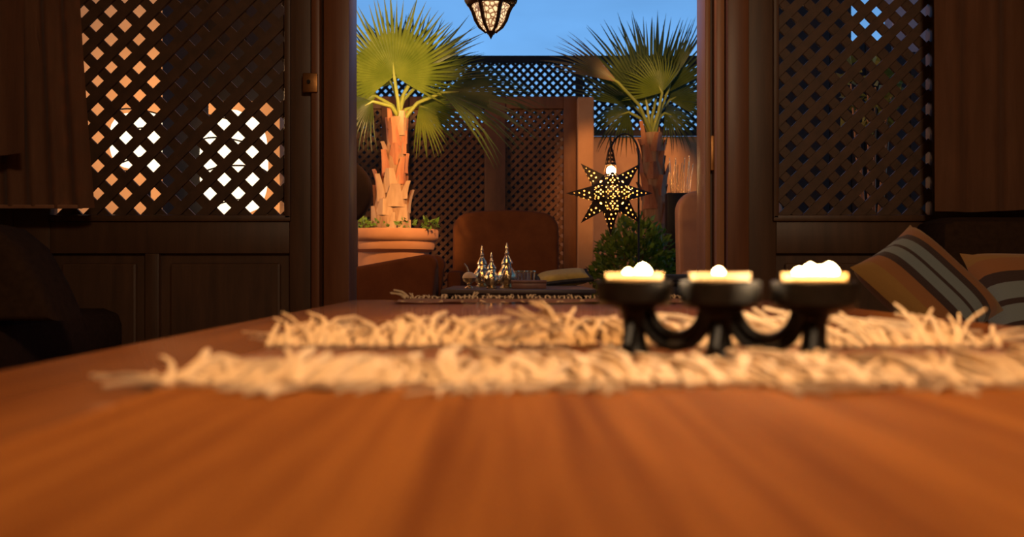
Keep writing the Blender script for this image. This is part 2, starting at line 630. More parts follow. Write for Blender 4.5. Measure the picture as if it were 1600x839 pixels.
for xa, xb in ((lx0, px(226)), (px(248), px(452))):
    bm = bmesh.new()
    span(bm, xa, xb, y0 + .022, y0 + .034, .10, pz(396))
    span(bm, xa + .03, xb - .03, y0 + .008, y0 + .026, .13, pz(396) - .03, bevel=.008)
    obj('raised_panel', bm, 'dark_wood', d1, False)
part('moulding', d1, 'dark_wood', (px(445), px(455), y0 - .012, y0 + .01, zr, zl1), bevel=.004)
part('moulding', d1, 'dark_wood', (lx0, px(455), y0 - .012, y0 + .01, zr - .008, zr + .012), bevel=.004)
lattice(d1, lx0, lx1, zr, zl1, y0 + .024, (px(169.6), pz(15)), .0885, .0305, .011, 'slat_wood')
bm = bmesh.new()
span(bm, px(476), px(499), y0 - .030, y0 - .020, pz(147), pz(117), bevel=.003)
lk = obj('lock_plate', bm, 'gold', d1)
bm = bmesh.new()
add_tube(bm, [(px(486), y0 - .036, pz(131)), (px(486), y0 - .029, pz(131))], .006, 10)
obj('keyhole', bm, 'iron', lk)

# right lattice door
d2 = setting('door_2')
rx0, rx1 = px(1213), px(1457)
part('stile', d2, 'dark_wood', (px(1167), rx0, y0, y1, 0, ZT), bevel=.003)
part('stile', d2, 'dark_wood', (rx1, 1.50, y0, y1, 0, ZT), bevel=.003)
part('top_rail', d2, 'dark_wood', (rx0, rx1, y0, y1, zl1, ZT), bevel=.003)
part('lock_rail', d2, 'dark_wood', (rx0, rx1, y0, y1, pz(396), zr), bevel=.003)
part('bottom_rail', d2, 'dark_wood', (rx0, rx1, y0, y1, 0, .10), bevel=.003)
bm = bmesh.new()
span(bm, rx0, rx1, y0 + .022, y0 + .034, .10, pz(396))
span(bm, rx0 + .03, rx1 - .03, y0 + .008, y0 + .026, .13, pz(396) - .03, bevel=.008)
obj('raised_panel', bm, 'dark_wood', d2, False)
part('moulding', d2, 'dark_wood', (px(1207), px(1216), y0 - .012, y0 + .01, zr, zl1), bevel=.004)
part('moulding', d2, 'dark_wood', (px(1207), rx1, y0 - .012, y0 + .01, zr - .008, zr + .012), bevel=.004)
lattice(d2, rx0, rx1, zr, zl1, y0 + .024, (px(1336.6), pz(13)), .0775, .0285, .011, 'slat_wood')


# curtains
def curtain_mesh(xt0, xt1, xb0, xb1, zt, zb, folds, amp, seed, thick=.003):
    rr = random.Random(seed)
    ph = [rr.uniform(0, 6.28) for _ in range(3)]
    nx, nz_ = folds * 10, 22
    bm = bmesh.new()
    grid = []
    for j in range(nz_ + 1):
        v = j / nz_
        row = []
        k = v ** 1.6
        for i in range(nx + 1):
            u = i / nx
            x = (xt0 + (xt1 - xt0) * u) * (1 - k) + (xb0 + (xb1 - xb0) * u) * k
            a = amp * (1 - .45 * v)
            y = a * math.sin(2 * PI * folds * u + ph[0] + .5 * math.sin(3 * u + ph[1] + v)) + .3 * a * math.sin(4.3 * PI * u * folds / 2 + ph[2])
            z = zt + (zb - zt) * v + (.004 * math.sin(9 * u + ph[1]) if j == nz_ else 0)
            row.append(bm.verts.new((x, y, z)))
        grid.append(row)
    for j in range(nz_):
        for i in range(nx):
            bm.faces.new((grid[j][i], grid[j][i + 1], grid[j + 1][i + 1], grid[j + 1][i]))
    bmesh.ops.solidify(bm, geom=bm.faces[:], thickness=thick)
    return bm


CYD = 2.66
cl = thing('curtain', 'russet curtain hanging over the left edge of the left lattice door, hem at its rail', 'curtain', (0, CYD, 0))
obj('drape', curtain_mesh(-1.66, px(104, CYD), -1.66, px(146, CYD), 2.2, pz(324, CYD), 6, .022, 3), 'curtain', cl)
part('hem', cl, 'curtain', (-1.60, px(128, CYD), -.008, .006, pz(326, CYD), pz(320, CYD)), bevel=.002)
CY2 = 2.55
cs = thing('curtain', 'short russet valance drape at the far left, ending higher than the long curtain beside it', 'curtain', (0, CY2, 0))
obj('drape', curtain_mesh(-1.75, px(38, CY2), -1.75, px(40, CY2), 2.2, pz(241, CY2), 3, .012, 5), 'curtain', cs)
cr = thing('curtain', 'russet curtain hanging right of the right lattice door above the striped cushions', 'curtain', (0, CYD, 0))
obj('drape', curtain_mesh(px(1462, CYD), 1.95, px(1463, CYD), 1.95, 2.2, pz(329, CYD), 6, .030, 11), 'curtain', cr)
for nm, xa, xb in (('left', -1.9, -1.1), ('right', 1.1, 2.1)):
    bm = bmesh.new()
    add_tube(bm, [(xa, CYD, 2.22), (xb, CYD, 2.22)], .012, 12)
    rod = thing('curtain_rod', 'dark curtain rod carrying the %s curtains' % nm, 'rod', (0, 0, 0))
    obj('pole', bm, 'bronze', rod)
    for x in (xa + .05, xb - .05):
        bm = bmesh.new()
        add_tube(bm, [(x, CYD, 2.22), (x, WY, 2.22)], .008, 8)
        obj('bracket', bm, 'bronze', rod)

# ================================================================== the low table we look along
TX0, TX1, TY0, TY1, TZ = -0.325, 0.560, -0.55, 1.83, 0.45
tb = thing('low_table', 'long polished brown wooden table the woven mats and candles stand on', 'table', ((TX0 + TX1) / 2, (TY0 + TY1) / 2, 0))
hw, hl = (TX1 - TX0) / 2, (TY1 - TY0) / 2
part('tabletop', tb, 'table', (-hw, hw, -hl, hl, TZ - .035, TZ), bevel=.006)
part('apron', tb, 'table', (-hw + .05, hw - .05, -hl + .05, -hl + .075, TZ - .11, TZ - .035), (-hw + .05, hw - .05, hl - .075, hl - .05, TZ - .11, TZ - .035),
     (-hw + .05, -hw + .075, -hl + .075, hl - .075, TZ - .11, TZ - .035), (hw - .075, hw - .05, -hl + .075, hl - .075, TZ - .11, TZ - .035))
for sx in (-1, 1):
    for sy in (-1, 1):
        x, y = sx * (hw - .085), sy * (hl - .085)
        part('leg', tb, 'table', (x - .035, x + .035, y - .035, y + .035, 0, TZ - .035), bevel=.005)


def tassel_mesh(rr, L, lift, n=3, r=.0016):
    """a few wool strands running along +Y from the origin"""
    bm = bmesh.new()
    for _ in range(n):
        l = L * rr.uniform(.7, 1.1)
        a = rr.gauss(0, .13)
        b = rr.gauss(0, .22)
        h = lift * rr.uniform(.1, 1.5)
        pts, rads = [], []
        for k in range(5):
            u = k / 4
            pts.append((l * u * math.sin(a + b * u) + rr.uniform(-.001, .001), l * u * math.cos(a + b * u), .0025 + h * math.sin(PI * min(1, u * rr.uniform(.55, .95)))))
            rads.append(r * (1.05 - .35 * u))
        add_tube(bm, pts, rads, 4)
    return finish(bm, 'tassel', 'fringe', True)


def woven_mat(name, label, x0, x1, y0, y1, z, nnear, nfar, Ln, Lf, liftn, liftf, seed, rz=0.0, wave=.0015, r=.0016, upright=(), cloth='mat'):
    rr = random.Random(seed)
    c = ((x0 + x1) / 2, (y0 + y1) / 2, z)
    th = thing(name, label, 'placemat', c, rz)
    w, l = x1 - x0, y1 - y0
    bm = bmesh.new()
    nx, ny = 60, 12
    g = [[bm.verts.new((-w / 2 + w * i / nx, -l / 2 + l * j / ny, .0022 + wave * (1 + math.sin(i * .5 + j * .9 + seed)) * .5)) for i in range(nx + 1)] for j in range(ny + 1)]
    for j in range(ny):
        for i in range(nx):
            bm.faces.new((g[j][i], g[j][i + 1], g[j + 1][i + 1], g[j + 1][i]))
    bmesh.ops.solidify(bm, geom=bm.faces[:], thickness=.002)
    obj('weave', bm, cloth, th)
    for n, L, lift, side in ((nnear, Ln, liftn, -1), (nfar, Lf, liftf, 1)):
        vs = [tassel_mesh(rr, L, lift, 3, r) for _ in range(9)]
        for i in range(n):
            o = link('tassel', rr.choice(vs), th, (-w / 2 + w * (i + .5) / n + rr.uniform(-.002, .002), side * (l / 2 - rr.uniform(0, .012)), .002))
            o.rotation_euler = (rr.uniform(0, .08) if side > 0 else 0, 0, (PI if side < 0 else 0) + rr.gauss(0, .13))
            s = rr.uniform(.75, 1.2)
            o.scale = (s * rr.choice((-1, 1)), s, s)
        # the two end tassels flop sideways
    for (fx, side, up, turn, s) in upright:
        o = link('tassel', rr.choice(vs), th, (-w / 2 + w * fx, side * l / 2, .002))
        o.rotation_euler = (up, 0, turn)
        o.scale = (s, s, s)
    return th


woven_mat('table_runner', 'brown streaked wool runner nearest the view, its thick cream fringe towards the candles', -.178, .47, -.45, .462, TZ,
          0, 118, .0, .078, .0, .005, 22, wave=.0015, r=.0026, cloth='runner',
          upright=[(0, 1, 0, .8, .7), (.02, 1, 0, 1.1, .7), (.05, 1, 0, .8, .8), (.94, 1, .15, -.7, 1.2), (.98, 1, .2, -.9, 1.2)] + [(R.uniform(.05, .98), 1, 0, PI + R.choice((-1, 1)) * R.uniform(.3, 1.5), R.uniform(.3, .62)) for _ in range(34)] + [(R.uniform(.05, .98), 1, R.uniform(.05, .22), R.gauss(0, .7), R.uniform(.6, 1.0)) for _ in range(26)])
woven_mat('woven_mat', 'rust woven mat under the black candle holder, cream fringe on its far side', -.188, .372, .500, .690, TZ,
          0, 112, .0, .080, .0, .010, 21, wave=.001, r=.0022,
          upright=[(.02, 1, .05, .8, .6), (.06, 1, .45, .5, .6), (.83, 1, .40, .25, .8), (.90, 1, .50, -.3, .7), (.95, 1, .55, -.6, .7),
                   (.72, 1, .35, .6, .8), (.78, 1, .35, .7, .8), (.98, 1, .1, -1.1, .8)] + [(R.uniform(.05, .98), 1, R.uniform(.05, .35), R.gauss(0, .6), R.uniform(.5, 1.0)) for _ in range(30)])
woven_mat('woven_mat', 'rust woven mat with short cream fringes at the far end of the table', -.215, .355, 1.60, 1.785, TZ,
          16, 64, .016, .022, .002, .004, 33, wave=.003, r=.0014,
          upright=((.0, 1, .2, 1.1, 1.6), (.015, 1, .2, 1.5, 1.7), (.03, 1, .4, .3, 1.0), (.24, 1, .4, -.7, 1.1)))

# ================================================================== candle holder
hx, hy = .1423, .6125
ha = math.atan2(-.055, .1107)
MZ = TZ + .0045
KZ = 1.09
ch = thing('candle_holder', 'black cast iron holder with three round cups joined by curved arms', 'candle holder', (hx, hy, MZ), ha)
SP = .0615
for i in (-1, 0, 1):
    x = i * SP
    bm = bmesh.new()
    add_lathe(bm, [(0, .0290), (.012, .0290), (.0235, .0305), (.0268, .0335), (.0272, .0460), (.0262, .0470), (.0250, .0460), (.0248, .0360), (0, .0360)], 32, (x, 0, 0))
    obj('cup', bm, 'iron', ch)
    bm = bmesh.new()
    add_lathe(bm, [(0, .0295), (.014, .0295), (.0105, .027), (.0085, .022), (.0078, .012), (.0095, .003), (.011, 0), (0, 0)], 16, (x, 0, 0))
    obj('stem', bm, 'iron', ch)
    for sy in (-1, 1):
        bm = bmesh.new()
        add_tube(bm, [(x, sy * .004, .026), (x, sy * .010, .014), (x, sy * .016, .004), (x, sy * .021, .0025)], [.004, .0042, .0042, .0038], 8)
        obj('foot', bm, 'iron', ch)
for i in (-.5, .5):
    for sy, ro, dz in ((-1, .0232, 0), (1, .0232, 0), (0, .0190, .0025)):
        bm = bmesh.new()
        pts = []
        for k in range(15):
            a = PI + PI * k / 14
            pts.append((i * SP + ro * math.cos(a), sy * .0055, .0285 + dz + 1.03 * ro * math.sin(a)))
        add_tube(bm, pts, .0030 if sy else .0036, 8)
        obj('curved_arm', bm, 'iron', ch)

ch.scale = (1, 1, KZ)
hol = Matrix.Translation((hx, hy, MZ)) @ Matrix.Rotation(ha, 4, 'Z')
tl_labels = ('lit tealight in the left cup of the black candle holder', 'lit tealight in the middle cup of the black candle holder',
             'lit tealight in the right cup of the black candle holder, the brightest of the three')
for k, i in enumerate((-1, 0, 1)):
    p = hol @ Vector((i * SP, 0, .0362 * KZ + .0004))
    tl = thing('tealight', tl_labels[k], 'candle', p, 0, 'tealights in the candle holder')
    bm = bmesh.new()
    add_lathe(bm, [(0, 0), (.0192, 0), (.0198, .001), (.0200, .0155), (.0206, .0160), (.0206, .0166), (.0197, .0162), (.0195, .001), (0, .0008)], 32)
    obj('clear_cup', bm, 'frosted', tl)
    bm = bmesh.new()
    add_lathe(bm, [(0, .001), (.0194, .001), (.0194, .0128), (.0180, .0124), (0, .0120)], 32)
    obj('wax', bm, 'wax', tl)
    fl = {0: ((.006, -.002, 1.2), (-.004, .002, .75)), 1: ((-.001, 0, .85),), 2: ((-.010, 0, .8), (-.003, -.002, 1.15), (.004, .001, .95), (.0095, -.001, 1.2))}[k]
    for fx, fy, s in fl:
        bm = bmesh.new()
        add_tube(bm, [(fx, fy, .011), (fx + .0004, fy, .0150)], .0007, 6)
        wk = obj('wick', bm, 'wick', tl)
        bm = bmesh.new()
        add_lathe(bm, [(0, .0), (.0026 * s, .0006), (.0044 * s, .0024), (.0042 * s, .0042 * s), (.0026 * s, .0062 * s), (0, .0078 * s)], 12, (fx, fy, .0135))
        obj('flame', bm, 'flame', wk)
    lamp('tealight_light', 'POINT', p + Vector((fl[0][0], fl[0][1], .0250)), (.46, .42, .85)[k], (1, .72, .42), .004)


# ================================================================== seating in the room
def soft_block(w, d, h, bev):
    bm = bmesh.new()
    add_box(bm, (0, 0, h / 2), (w, d, h), None, bev)
    return bm


bq = thing('banquette', 'dark upholstered banquette on the left beside the table, backrest rising to the curtain', 'sofa', (-1.62, 1.9, 0))
part('plinth', bq, 'dark_wood', (-.62, .46, -.85, .72, 0, .22), bevel=.01)
part('seat_cushion', bq, 'sofa', (-.60, .50, -.85, .72, .22, .40), bevel=.05)
bm = bmesh.new()
prof = [(-.36, 0), (.635, 0), (.60, .08), (.555, .16), (.50, .205), (.42, .222), (-.36, .222)]
outline_slab(bm, prof, .16, .03)
for v in bm.verts:
    v.co += Vector((0, .10, .40))
obj('backrest', bm, 'sofa', bq)

bq2 = thing('banquette', 'dark banquette under the right curtain carrying the striped cushions', 'sofa', (1.62, 2.28, 0))
part('plinth', bq2, 'dark_wood', (-.80, .70, -.42, .44, 0, .16), bevel=.01)
part('seat_cushion', bq2, 'sofa', (-.82, .72, -.45, .44, .16, .29), bevel=.04)
part('backrest', bq2, 'sofa', (-.42, .72, .22, .44, .29, .66), bevel=.05)


def pillow(L, Wd, T, n=22):
    """local X along the stripes, Y across them (unit -.5...5 is stored by scaling), Z thickness"""
    bm = bmesh.new()
    def sheet(s):
        g = []
        for j in range(n + 1):
            row = []
            for i in range(n + 1):
                u, v = -1 + 2 * i / n, -1 + 2 * j / n
                pinch = 1 - .07 * (1 - abs(u) ** 2) * abs(v) ** 3
                pinch2 = 1 - .07 * (1 - abs(v) ** 2) * abs(u) ** 3
                z = s * T / 2 * ((1 - u ** 4) * (1 - v ** 4)) ** .55
                row.append(bm.verts.new((u * L / 2 * pinch2, v * Wd / 2 * pinch, z)))
            g.append(row)
        for j in range(n):
            for i in range(n):
                f = (g[j][i], g[j][i + 1], g[j + 1][i + 1], g[j + 1][i])
                bm.faces.new(f if s > 0 else f[::-1])
    sheet(1)
    sheet(-1)
    bmesh.ops.remove_doubles(bm, verts=bm.verts[:], dist=1e-5)
    return bm


def stripe_cushion(label, c, s, e_, L, T):
    s = Vector(s).normalized()
    e_ = Vector(e_)
    e_ = (e_ - s * e_.dot(s)).normalized()
    n = s.cross(e_)
    m = Matrix((s, e_, n)).transposed().to_4x4()
    bm = pillow(1.0, 1.0, T / L)
    o = obj('striped_cushion', bm, 'stripe')
    o.matrix_world = Matrix.Translation(c) @ m @ Matrix.Diagonal((L, L, L, 1))
    return tag(o, label, 'cushion', 'striped cushions on the right banquette')


stripe_cushion('striped cushion tilted on its corner, leaning left of the other striped cushion', at(1450, 452, 2.05), (.56, -.30, -.65), (.78, .50, .25), .285, .09)
stripe_cushion('striped cushion lying back with level stripes at the right edge of the view', at(1660, 492, 2.20), (1, -.05, -.02), (.05, .60, .72), .39, .12)

# ================================================================== terrace shell
struct('terrace_floor', [(-4.2, 4.2, 2.88, 11.0, -0.08, -0.005)], 'tile')
struct('wall_outer_back', [(.50, 4.2, 10.05, 10.25, 0, pz(212, 10))], 'plaster')
wd = setting('wall_outer_unlit', (0, 10.05, 0))  # dark boards added where the wall behind the screen is only unlit
for k in range(16):
    x = -4.2 + .29375 * k
    part('board', wd, 'fence_wood', (x, x + .2945, R.uniform(-.012, 0), .04, 0, pz(212, 10)))
pl = struct('trim_4', [(px(902, 7.4), px(927.5, 7.4), 7.36, 7.66, 0, pz(151, 7.36))], 'plaster', bevel=.012)
pl.name = 'trim_4'
# left: tan wall behind the left lattice
struct('wall_outer_left', [(-4.2, px(437, 6.6), 6.6, 6.75, 0, 2.9)], 'tan_plaster')
tr = setting('trim_5')
part('post', tr, 'fence_wood', (px(257, 4.9), px(321, 4.9), 4.86, 4.96, 0, 2.7), bevel=.01)
part('shutter_board', tr, 'fence_wood', (px(321, 5.0), px(385, 5.0), 4.98, 5.02, pz(158, 5.0), 2.7), bevel=.006)
part('shutter_board', tr, 'fence_wood', (px(386, 5.0), px(452, 5.0), 4.98, 5.02, pz(158, 5.0), 2.7), bevel=.006)
# right: dark boards, then a lower stretch with sky above, then a pale wall
tw = setting('wall_outer_right')
bx = [px(k, 6.3) for k in range(1160, 1331, 34)]
for a, b in zip(bx, bx[1:]):
    part('board', tw, 'fence_wood', (a, b - .006, 6.28, 6.32 + R.uniform(0, .008), 0, 2.9), bevel=.004)
bx = [px(k, 6.3) for k in range(1330, 1394, 21)]
for a, b in zip(bx, bx[1:]):
    part('board', tw, 'fence_wood', (a, b - .006, 6.28, 6.32 + R.uniform(0, .008), 0, pz(66, 6.3)), bevel=.004)
bm = bmesh.new()
span(bm, px(1396, 6.3), 4.2, 6.3, 6.45, 0, 2.9)
obj('pale_wall', bm, 'dusk_tinted_plaster', tw, False)
bx = [px(k, 6.1) for k in range(1385, 1530, 36)]
for a, b in zip(bx, bx[1:]):
    part('board', tw, 'fence_wood', (a, b - .006, 6.08, 6.11 + R.uniform(0, .008), 0, pz(82, 6.1)), bevel=.004)

# lattice screen in the middle distance
SY = 7.5
ls = thing('lattice_screen', 'brown wooden lattice screen with posts behind the potted palm and the armchair', 'screen', (0, SY, 0))
for a, b in ((400, 425), (597, 640), (757, 790), (880, 901)):
    part('post', ls, 'screen_wood', (px(a, SY), px(b, SY), -.05, .05, 0, pz(152, SY)), bevel=.008)
for a, b in ((425, 597), (640, 757), (790, 880)):
    part('top_rail', ls, 'screen_wood', (px(a, SY), px(b, SY), -.04, .04, pz(171, SY), pz(152, SY)), bevel=.006)
    part('bottom_rail', ls, 'screen_wood', (px(a, SY), px(b, SY), -.04, .04, .06, .18), bevel=.006)
    lattice(ls, px(a, SY), px(b, SY), .18, pz(171, SY), 0, (px(672, SY), pz(190, SY)), .0735, .0265, .011, 'screen_wood')

# high fence at the back
FY = 10.0
lf = thing('lattice_fence', 'dark lattice fence on top of the far plaster wall against the sky', 'fence', (0, FY, pz(212, FY)))
zb, zt_ = 0.0, pz(88, FY) - pz(212, FY)
xs = [-4.0, px(560, FY), px(905, FY), px(1250, FY), 4.2]
for x in xs:
    part('post', lf, 'fence_wood', (x - .04, x + .04, -.05, .05, zb, zt_), bevel=.006)
for a, b in zip(xs, xs[1:]):
    part('top_rail', lf, 'fence_wood', (a + .04, b - .04, -.04, .04, zt_ - .075, zt_), bevel=.005)
    part('bottom_rail', lf, 'fence_wood', (a + .04, b - .04, -.04, .04, zb, zb + .06), bevel=.005)
    lattice(lf, a + .04, b - .04, zb + .06, zt_ - .075, 0, (px(871, FY), pz(110, FY) - pz(212, FY)), .0935, .033, .009, 'fence_wood')


# ================================================================== palms
def frond_mesh(Rl, spread, nseg, rr, droop=.15, fold=.35, free=.55, gravity=0.0):
    bm = bmesh.new()
    da = spread / nseg
    for i in range(nseg):
        a = -spread / 2 + da * (i + .5)
        L = Rl * (.80 + .20 * math.cos(a * .8)) * rr.uniform(.90, 1.04)
        aw = rr.gauss(0, .02)
        sg = rr.uniform(.6, 1.5)
        rows = []
        for k, u in enumerate((.03, .25, free, .72, .87, 1.0)):
            r = L * u
            hw_ = r * math.tan(da / 2) * 1.04 if u <= free else L * free * math.tan(da / 2) * (1 - (u - free) / (1 - free)) ** .8
            hw_ = max(hw_, .0006)
            ang = a + aw * max(0, u - free) * 3
            c = Vector((math.sin(ang) * r, 0, math.cos(ang) * r))
            side = Vector((math.cos(ang), 0, -math.sin(ang)))
            bend = -droop * Rl * u * u * sg ** .3 - gravity * Rl * max(0, u - free) ** 2 * sg
            ridge = hw_ * fold
            c.y += bend
            rows.append([bm.verts.new(c - side * hw_), bm.verts.new(c + Vector((0, ridge * 2, 0))), bm.verts.new(c + side * hw_)])
        for p, q in zip(rows, rows[1:]):
            bm.faces.new((p[0], p[1], q[1], q[0]))
            bm.faces.new((p[1], p[2], q[2], q[1]))
    return bm


def frond(parent, base, hub, axis, normal, Rl, spread, nseg, mat, seed, droop=.15, gravity=.2, pr=.012):
    """base, hub in the palm's local space; the petiole is the frond's sub-part"""
    rr = random.Random(seed)
    z = Vector(axis).normalized()
    y = Vector(normal)
    y = (y - z * y.dot(z)).normalized()
    x = y.cross(z)
    m = Matrix((x, y, z)).transposed().to_4x4()
    m.translation = hub
    o = obj('frond', frond_mesh(Rl, spread, nseg, rr, droop, .4, .50, gravity), mat, parent, False)
    o.matrix_local = m
    inv = m.inverted()
    b = Vector(base)
    h = Vector(hub)
    mid = (b + h) / 2 + Vector((0, 0, .10 * (h - b).length)) - z * .03
    bm = bmesh.new()
    tip = h + z * Rl * .16
    pts = [b, b * .6 + mid * .4 + Vector((0, 0, .004)), mid, mid * .4 + h * .6, h, tip]
    add_tube(bm, [inv @ p for p in pts], [pr * 1.7, pr * 1.2, pr, pr * .95, pr * .85, pr * .2], 8)
    obj('petiole', bm, 'petiole', o)
    return o


def img_dir(deg, depth=0.0):
    """direction in the picture plane, degrees clockwise from up, with some depth"""
    a = rad(deg)
    return Vector((math.sin(a), depth, math.cos(a)))


def leaf_cloud(parent, name, mat, n, dims, c, size, seed, shape=1.0):
    rr = random.Random(seed)
    verts, faces = [], []
    for _ in range(n):
        while True:
            p = Vector((rr.uniform(-1, 1), rr.uniform(-1, 1), rr.uniform(-1, 1)))
            if .35 < p.length < 1.0:
                break
        pos = Vector((c[0] + p.x * dims[0], c[1] + p.y * dims[1], c[2] + p.z * dims[2]))
        d = (p.normalized() + Vector((rr.gauss(0, .6), rr.gauss(0, .6), rr.gauss(0.2, .6)))).normalized()
        s = d.cross(Vector((rr.gauss(0, 1), rr.gauss(0, 1), rr.gauss(0, 1)))).normalized()
        nrm = d.cross(s)
        l = size * rr.uniform(.6, 1.3)
        w = l * .30 * shape
        b = len(verts)
        verts += [pos, pos + d * l * .45 + s * w + nrm * w * .3, pos + d * l, pos + d * l * .45 - s * w + nrm * w * .3, pos + d * l * .5]
        faces += [(b, b + 1, b + 4), (b + 1, b + 2, b + 4), (b + 2, b + 3, b + 4), (b + 3, b, b + 4)]
    me = bpy.data.meshes.new(name)
    me.from_pydata(verts, [], faces)
    me.materials.append(M[mat])
    o = link(name, me, parent)
    o['kind'] = 'stuff'
    return o


def trunk_mesh(pts, radii, rr, seg=20):
    bm = bmesh.new()
    add_tube(bm, pts, radii, seg)
    for v in bm.verts:
        v.co += Vector((rr.gauss(0, .003), rr.gauss(0, .003), 0))
    return bm


def boot_mesh(rr, h, w, out):
    """a cut leaf base: a broad wedge that tapers upward, leaning out; local Y points out of the trunk"""
    bm = bmesh.new()
    secs = []
    for u in (0, .35, .7, 1.0):
        ww = w * (1 - .55 * u)
        yo = out * (u ** 1.6)
        tk = .022 * (1 - .5 * u)
        secs.append([bm.verts.new((-ww / 2, yo - .008, h * u)), bm.verts.new((0, yo + tk, h * u)), bm.verts.new((ww / 2, yo - .008, h * u)),
                     bm.verts.new((0, yo - .016, h * u))])
    for a, b in zip(secs, secs[1:]):
        for k in range(4):
            bm.faces.new((a[k], a[(k + 1) % 4], b[(k + 1) % 4], b[k]))
    bm.faces.new(secs[0][::-1])
    bm.faces.new(secs[-1])
    return bm


# palm in the terracotta planter
PY = 6.0
pot_c = at(612, 420, PY)
pp = thing('potted_palm', 'fan palm with green fronds and shaggy orange-lit trunk in a terracotta planter', 'palm', (pot_c.x, PY, 0))


def loc(p):
    return Vector(p) - Vector((pot_c.x, PY, 0))


zrim = pz(359, PY)
bm = bmesh.new()
w0 = (686 - 540) / F * PY / 2
prof = [(.0, 0), (.62, 0), (.64, .03), (.74, .45), (.78, .58), (.80, .62), (.90, .64), (.92, .66), (.92, .69), (.97, .70), (1.0, .72), (1.0, zrim - .01), (.985, zrim), (.90, zrim), (.88, zrim - .05), (0, zrim - .05)]
add_lathe(bm, [(r * w0, z) for r, z in prof], 48)
obj('planter', bm, 'terracotta', pp)
bm = bmesh.new()
add_lathe(bm, [(0, zrim - .03), (.5 * w0, zrim - .035), (.885 * w0, zrim - .045)], 32)
obj('soil', bm, 'soil', pp)
rr = random.Random(4)
tp = [loc(at(612, 362, PY)), loc(at(611, 335, PY)), loc(at(612, 310, PY)), loc(at(614, 285, PY)), loc(at(617, 250, PY)), loc(at(620, 215, PY)), loc(at(623, 184, PY))]
obj('trunk', trunk_mesh(tp, [.125, .120, .103, .082, .068, .066, .060], rr), 'bark', pp)
for k in range(34):
    u = k / 33
    f = u * (len(tp) - 1.4) + .1
    i = int(f)
    p = tp[i].lerp(tp[i + 1], f - i)
    rdi = [.125, .120, .103, .082, .068, .066, .060][i]
    a = k * 2.399 + rr.uniform(-.2, .2)
    big = u > .22
    o = obj('leaf_base', boot_mesh(rr, rr.uniform(.10, .19) if big else rr.uniform(.08, .12), rdi * (1.45 if u > .5 else 1.15), rr.uniform(.012, .045) if big else .006),
            'boot' if (u > .45 and rr.random() < .75) else 'boot_pale', pp)
    o.location = p + Vector((math.cos(a) * (rdi - .012), math.sin(a) * (rdi - .012), -.04))
    o.rotation_euler = (rr.uniform(-.05, .05), rr.uniform(-.06, .06), a - PI / 2)
top = tp[-1]
CAMN = Vector((0, -1, 0))
fr = [  # hub px, depth, axis deg, axis depth, normal, radius px, spread deg, segs, mat, droop, gravity
    (619, 124, -.10, -4, -.12, (0, -1, .15), 128, 250, 50, 'frond', .05, .12),
    (648, 112, .06, 53, .05, (-.3, -.9, .3), 128, 26, 6, 'frond_shaded', .02, .05),
    (650, 125, .14, 58, .15, (-.2, -.6, .6), 120, 80, 18, 'frond_shaded', .05, .2),
    (692, 147, -.05, 88, -.10, (.1, -.75, .75), 165, 120, 34, 'frond_shaded', .16, .5),
    (586, 148, .05, -82, .0, (-.2, -.8, .6), 110, 150, 34, 'frond', .15, .35),
    (652, 160, .12, 105, .12, (.1, -.9, .3), 92, 170, 36, 'frond', .12, .3),
    (604, 118, .28, -30, .2, (0, -1, .1), 140, 150, 34, 'frond_shaded', .06, .15),
    (632, 112, .30, 18, .2, (0, -1, .1), 135, 120, 28, 'frond_shaded', .06, .15),
    (588, 165, -.15, -120, -.2, (-.1, -.8, .6), 85, 130, 28, 'frond_shaded', .2, .5),
]
for k, (hx_, hy_, dy, ang, ad, nrm, rp, spd, ns, mt, dr, gr) in enumerate(fr):
    h = loc(at(hx_, hy_, PY)) + Vector((0, dy, 0))
    frond(pp, top + Vector((rr.uniform(-.02, .02), rr.uniform(-.02, .02), -.03)), h, img_dir(ang, ad), nrm, rp / F * PY, rad(spd), ns, mt, 50 + k, dr, gr)
for nm, hx_, n in (('herb', 570, 60), ('herb', 598, 26), ('herb', 674, 60), ('herb', 640, 24)):
    c = loc(at(hx_, 352, PY))
    leaf_cloud(pp, nm, 'herb', n, (.055, .10, .032), (c.x, -.12 if hx_ != 640 else -.2, c.z), .035, hx_)

# palm at the right, further back
QY = 7.6
qc = at(1020, 420, QY)
qp = thing('fan_palm', 'fan palm with reddish trunk behind the star lantern, in front of the far fence', 'palm', (qc.x, QY, 0))


def qloc(p):
    return Vector(p) - Vector((qc.x, QY, 0))


